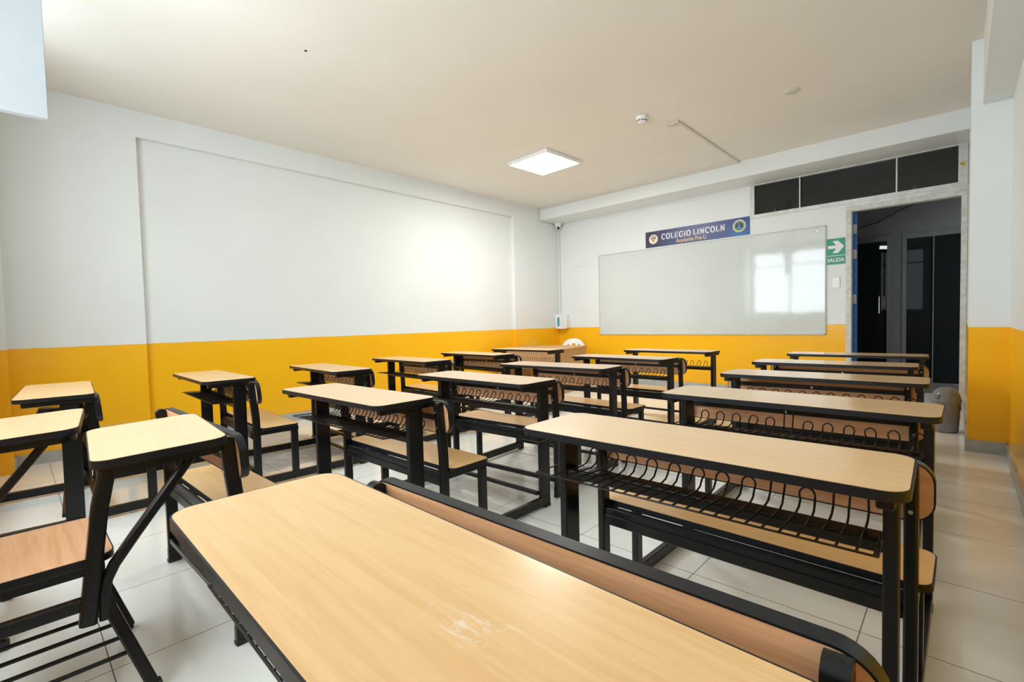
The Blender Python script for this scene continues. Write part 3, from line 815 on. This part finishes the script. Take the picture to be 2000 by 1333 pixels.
# ------------------------------------------------------------------ writing-arm chairs
def make_chair(label, loc, rz):
    t = thing('writing_chair', label, 'chair', loc, rz, 'single writing-arm chairs')
    # local origin under the seat, +y = towards the board; right side frame at x = +.19
    s = slab(t, 'seat', .40, .40, .045, .405, .425, BACKW, 0, -.02)
    # writing surface, slightly tilted
    w = slab(t, 'writing_board', .60, .335, .05, -.012, .012, LAM, 0, 0)
    w.location = (-.045, .318, .692); w.rotation_euler = (math.radians(2.6), 0, math.radians(-4.0))
    b = bmesh.new(); ring(b, rr(.575, .31, .045), rr(.53, .265, .03), -.036, -.012)
    link('rim', b, STEEL, w)
    XS = .188
    for sx in (1, -1):
        x = XS*sx
        b = bmesh.new(); sweep_rect(b, [(x, .130, .395), (x+.01*sx, .160, .27), (x+(.055 if sx > 0 else .0), .245, .012)], .034, .030); link('leg', b, STEEL, t)
        b = bmesh.new(); sweep_rect(b, [(x, -.185, .395), (x, -.200, .27), (x, -.262, .012)], .028, .028); link('leg', b, STEEL, t)
        b = bmesh.new(); bar(b, (x, -.21, .300), (x, .145, .300), .026, .034); link('side_rail', b, STEEL, t)
        b = bmesh.new(); bar(b, (x, -.22, .392), (x, .155, .392), .026, .026); link('seat_rail', b, STEEL, t)
        b = bmesh.new(); sweep_rect(b, [(x, -.185, .38), (x, -.205, .55), (x, -.245, .80)], .028, .028); link('back_post', b, STEEL, t)
    for x, y in ((XS+.055, .245), (-XS, .238), (XS, -.262), (-XS, -.262)):
        b = bmesh.new(); box(b, x-.017, x+.017, y-.017, y+.017, 0, .03, bev=.004); link('foot_plug', b, PLUG, t)
    b = bmesh.new(); bar(b, (-XS, .14, .392), (XS, .14, .392), .026, .026); bar(b, (-XS, -.20, .392), (XS, -.20, .392), .026, .026); link('cross_rail', b, STEEL, t)
    # bent support post and curved brace
    x = XS+.012
    b = bmesh.new(); sweep_rect(b, [(x, .112, .245), (x, .128, .38), (x, .150, .56), (x, .170, .660)], .040, .038)
    autosmooth(link('support_post', b, STEEL, t), 35)
    b = bmesh.new(); sweep_rect(b, [(x+.004, .148, .245), (x+.004, .150, .32), (x+.004, .157, .355), (x+.004, .175, .392), (x+.004, .22, .455), (x+.004, .30, .562), (x+.004, .375, .664)], .026, .026)
    autosmooth(link('brace', b, STEEL, t), 35)
    b = bmesh.new(); bar(b, (x-.01, .185, .674), (x-.03, .47, .688), .03, .012); bar(b, (-.26, .24, .674), (-.26, .45, .686), .03, .012); bar(b, (-.25, .245, .674), (x-.01, .215, .673), .03, .012)
    link('board_bracket', b, STEEL, t)
    # shelf of thin rods below the seat
    b = bmesh.new()
    for k in range(4): tube(b, [(-.105+.10*k, -.235, .12), (-.105+.10*k, .195, .12)], .0065, 8)
    bar(b, (-XS, .200, .12), (XS+.03, .200, .12), .014, .014); bar(b, (-XS, -.235, .12), (XS, -.235, .12), .014, .014)
    autosmooth(link('book_shelf', b, STEEL, t), 60)
    b0 = slab(t, 'backrest', .40, .20, .05, -.009, .009, BACKW, 0, 0, 'y')
    b0.location = (0, -.222, .72); b0.rotation_euler = (math.radians(9), 0, 0)
    return t
make_chair('single writing-arm chair nearest to the scuffed desk, slatted book shelf beneath it', (-1.945, 0, 0), 0)
c2 = copy_tree([o for o in C.objects if o.name == 'writing_chair'][0])
c2.location = (-2.56, -.30, 0); c2.rotation_euler = (0, 0, math.radians(-2)); c2['label'] = 'single writing-arm chair by the windows, only its board and brace in view'

# ------------------------------------------------------------------ teacher table and plastic chair
t = thing('teacher_table', 'plain beech teacher table in the corner left of the whiteboard', 'table', (-4.74, 5.70, 0), math.radians(12))
TW, TD, TZ = 1.08, .98, .655
link('tabletop', B(-TW/2, TW/2, -TD/2, TD/2, TZ-.022, TZ, bev=.002), DESKW, t)
for s in (-1, 1):
    link('side_panel', B(s*(TW/2-.03)-.010, s*(TW/2-.03)+.010, -TD/2+.01, TD/2-.01, 0, TZ-.0225), DESKW, t)
link('front_panel', B(-TW/2+.04, TW/2-.04, -TD/2+.05, -TD/2+.066, .36, TZ-.0225), DESKW, t)
b = bmesh.new(); box(b, TW/2-.42, TW/2-.041, -TD/2+.10, TD/2-.15, .10, .355); link('drawer_box', b, DESKW, t)
b = bmesh.new(); tube(b, [(-.10, -TD/2+.02, .33), (-.10, -TD/2-.0, .38), (-.06, -TD/2-.0, .42), (-.02, -TD/2, .38), (-.02, -TD/2+.02, .33)], .004, 6)
b.free()

t = thing('plastic_chair', 'white plastic chair tucked behind the teacher table', 'chair', (-4.80, 6.50, 0), math.radians(205))
CW = .44
# curved back: arched top, slots
b = bmesh.new()
def backpt(u, z):   # u -1..1 across, shell curved
    return Vector((u*.225, -.20-.05*(1-u*u)-.10*(z-.42), z))
def strip(bm, us, z0f, z1f, th=.012):
    fr = []; bk = []
    for u in us:
        for zf in (z0f, z1f):
            p = backpt(u, zf(u)); fr.append(bm.verts.new(p)); bk.append(bm.verts.new(p+Vector((0, -th, 0))))
    n = len(us)
    for k in range(n-1):
        a, c, d, e = 2*k, 2*k+1, 2*k+3, 2*k+2
        bm.faces.new((fr[a], fr[c], fr[d], fr[e])); bm.faces.new((bk[a], bk[e], bk[d], bk[c]))
        bm.faces.new((fr[a], fr[e], bk[e], bk[a])); bm.faces.new((fr[c], bk[c], bk[d], fr[d]))
    bm.faces.new((fr[0], bk[0], bk[1], fr[1])); bm.faces.new((fr[-2], fr[-1], bk[-1], bk[-2]))
us = [-1+2*k/24 for k in range(25)]
top = lambda u: .47+.275*math.sqrt(max(0, 1-abs(u)**2.6))
strip(b, us, lambda u: top(u)-.085, top)
strip(b, us, lambda u: .42, lambda u: .455)
for c in (-.62, -.22, .22, .62): strip(b, [c-.10, c, c+.10], lambda u: .44, lambda u: top(u)-.06)
strip(b, [-1, -.93, -.86], lambda u: .40, lambda u: top(u)-.01); strip(b, [.86, .93, 1], lambda u: .40, lambda u: top(u)-.01)
autosmooth(link('backrest', b, WPLAST2, t))
b = bmesh.new(); prism(b, rr(.44, .42, .06), .405, .425, 'z', .004); autosmooth(link('seat', b, WPLAST2, t))
for sx in (-1, 1):
    for y, y2 in ((-.17, -.22), (.17, .21)):
        b = bmesh.new(); sweep_rect(b, [(sx*.19, y, .41), (sx*.215, y2, 0)], .045, .035); link('leg', b, WPLAST2, t)

# ------------------------------------------------------------------ dustbin
t = thing('dustbin', 'grey plastic swing-lid dustbin on the floor in front of the doorway', 'dustbin', (-.098, 5.62, 0))
b = bmesh.new(); lathe(b, [(.075, 0), (.082, .004), (.086, .02), (.100, .262), (.1035, .268), (.1035, .276), (.098, .276)], 40); autosmooth(link('body', b, GREYP, t), 50)
b = bmesh.new()
prof = [(.1055, .272), (.1065, .284), (.101, .290)] + [(.100*math.cos(a), .290+.108*math.sin(a)) for a in [math.radians(q) for q in (8, 18, 28, 40, 52, 64, 76, 86)]]
lathe(b, prof, 40); lid = autosmooth(link('lid', b, GREYP, t), 50)
b = bmesh.new()
pts = []
for q in range(0, 181, 10):
    a = math.radians(q); pts.append((.02+.0, .101*math.cos(a), .291+.107*math.sin(a)))
tube(b, [(p[0]*(1+.0)+.03*math.cos(math.radians(20)), p[1]*.93, p[2]*.985) for p in pts], .003, 6)
link('flap_seam', b, GREYP, lid)
b = bmesh.new(); lathe(b, [(.022, 0), (.022, .012), (.014, .016)], 20)
pv = link('pivot', b, GREYP, lid); pv.location = (-.055, -.075, .315); pv.rotation_euler = (math.radians(80), 0, math.radians(-36))
b = bmesh.new(); box(b, .094, .101, -.045, -.015, .20, .235); lb = link('sticker', b, RED, t)
b = bmesh.new(); box(b, .090, .097, -.047, -.012, .13, .20); link('sticker', b, CREAMP, t)
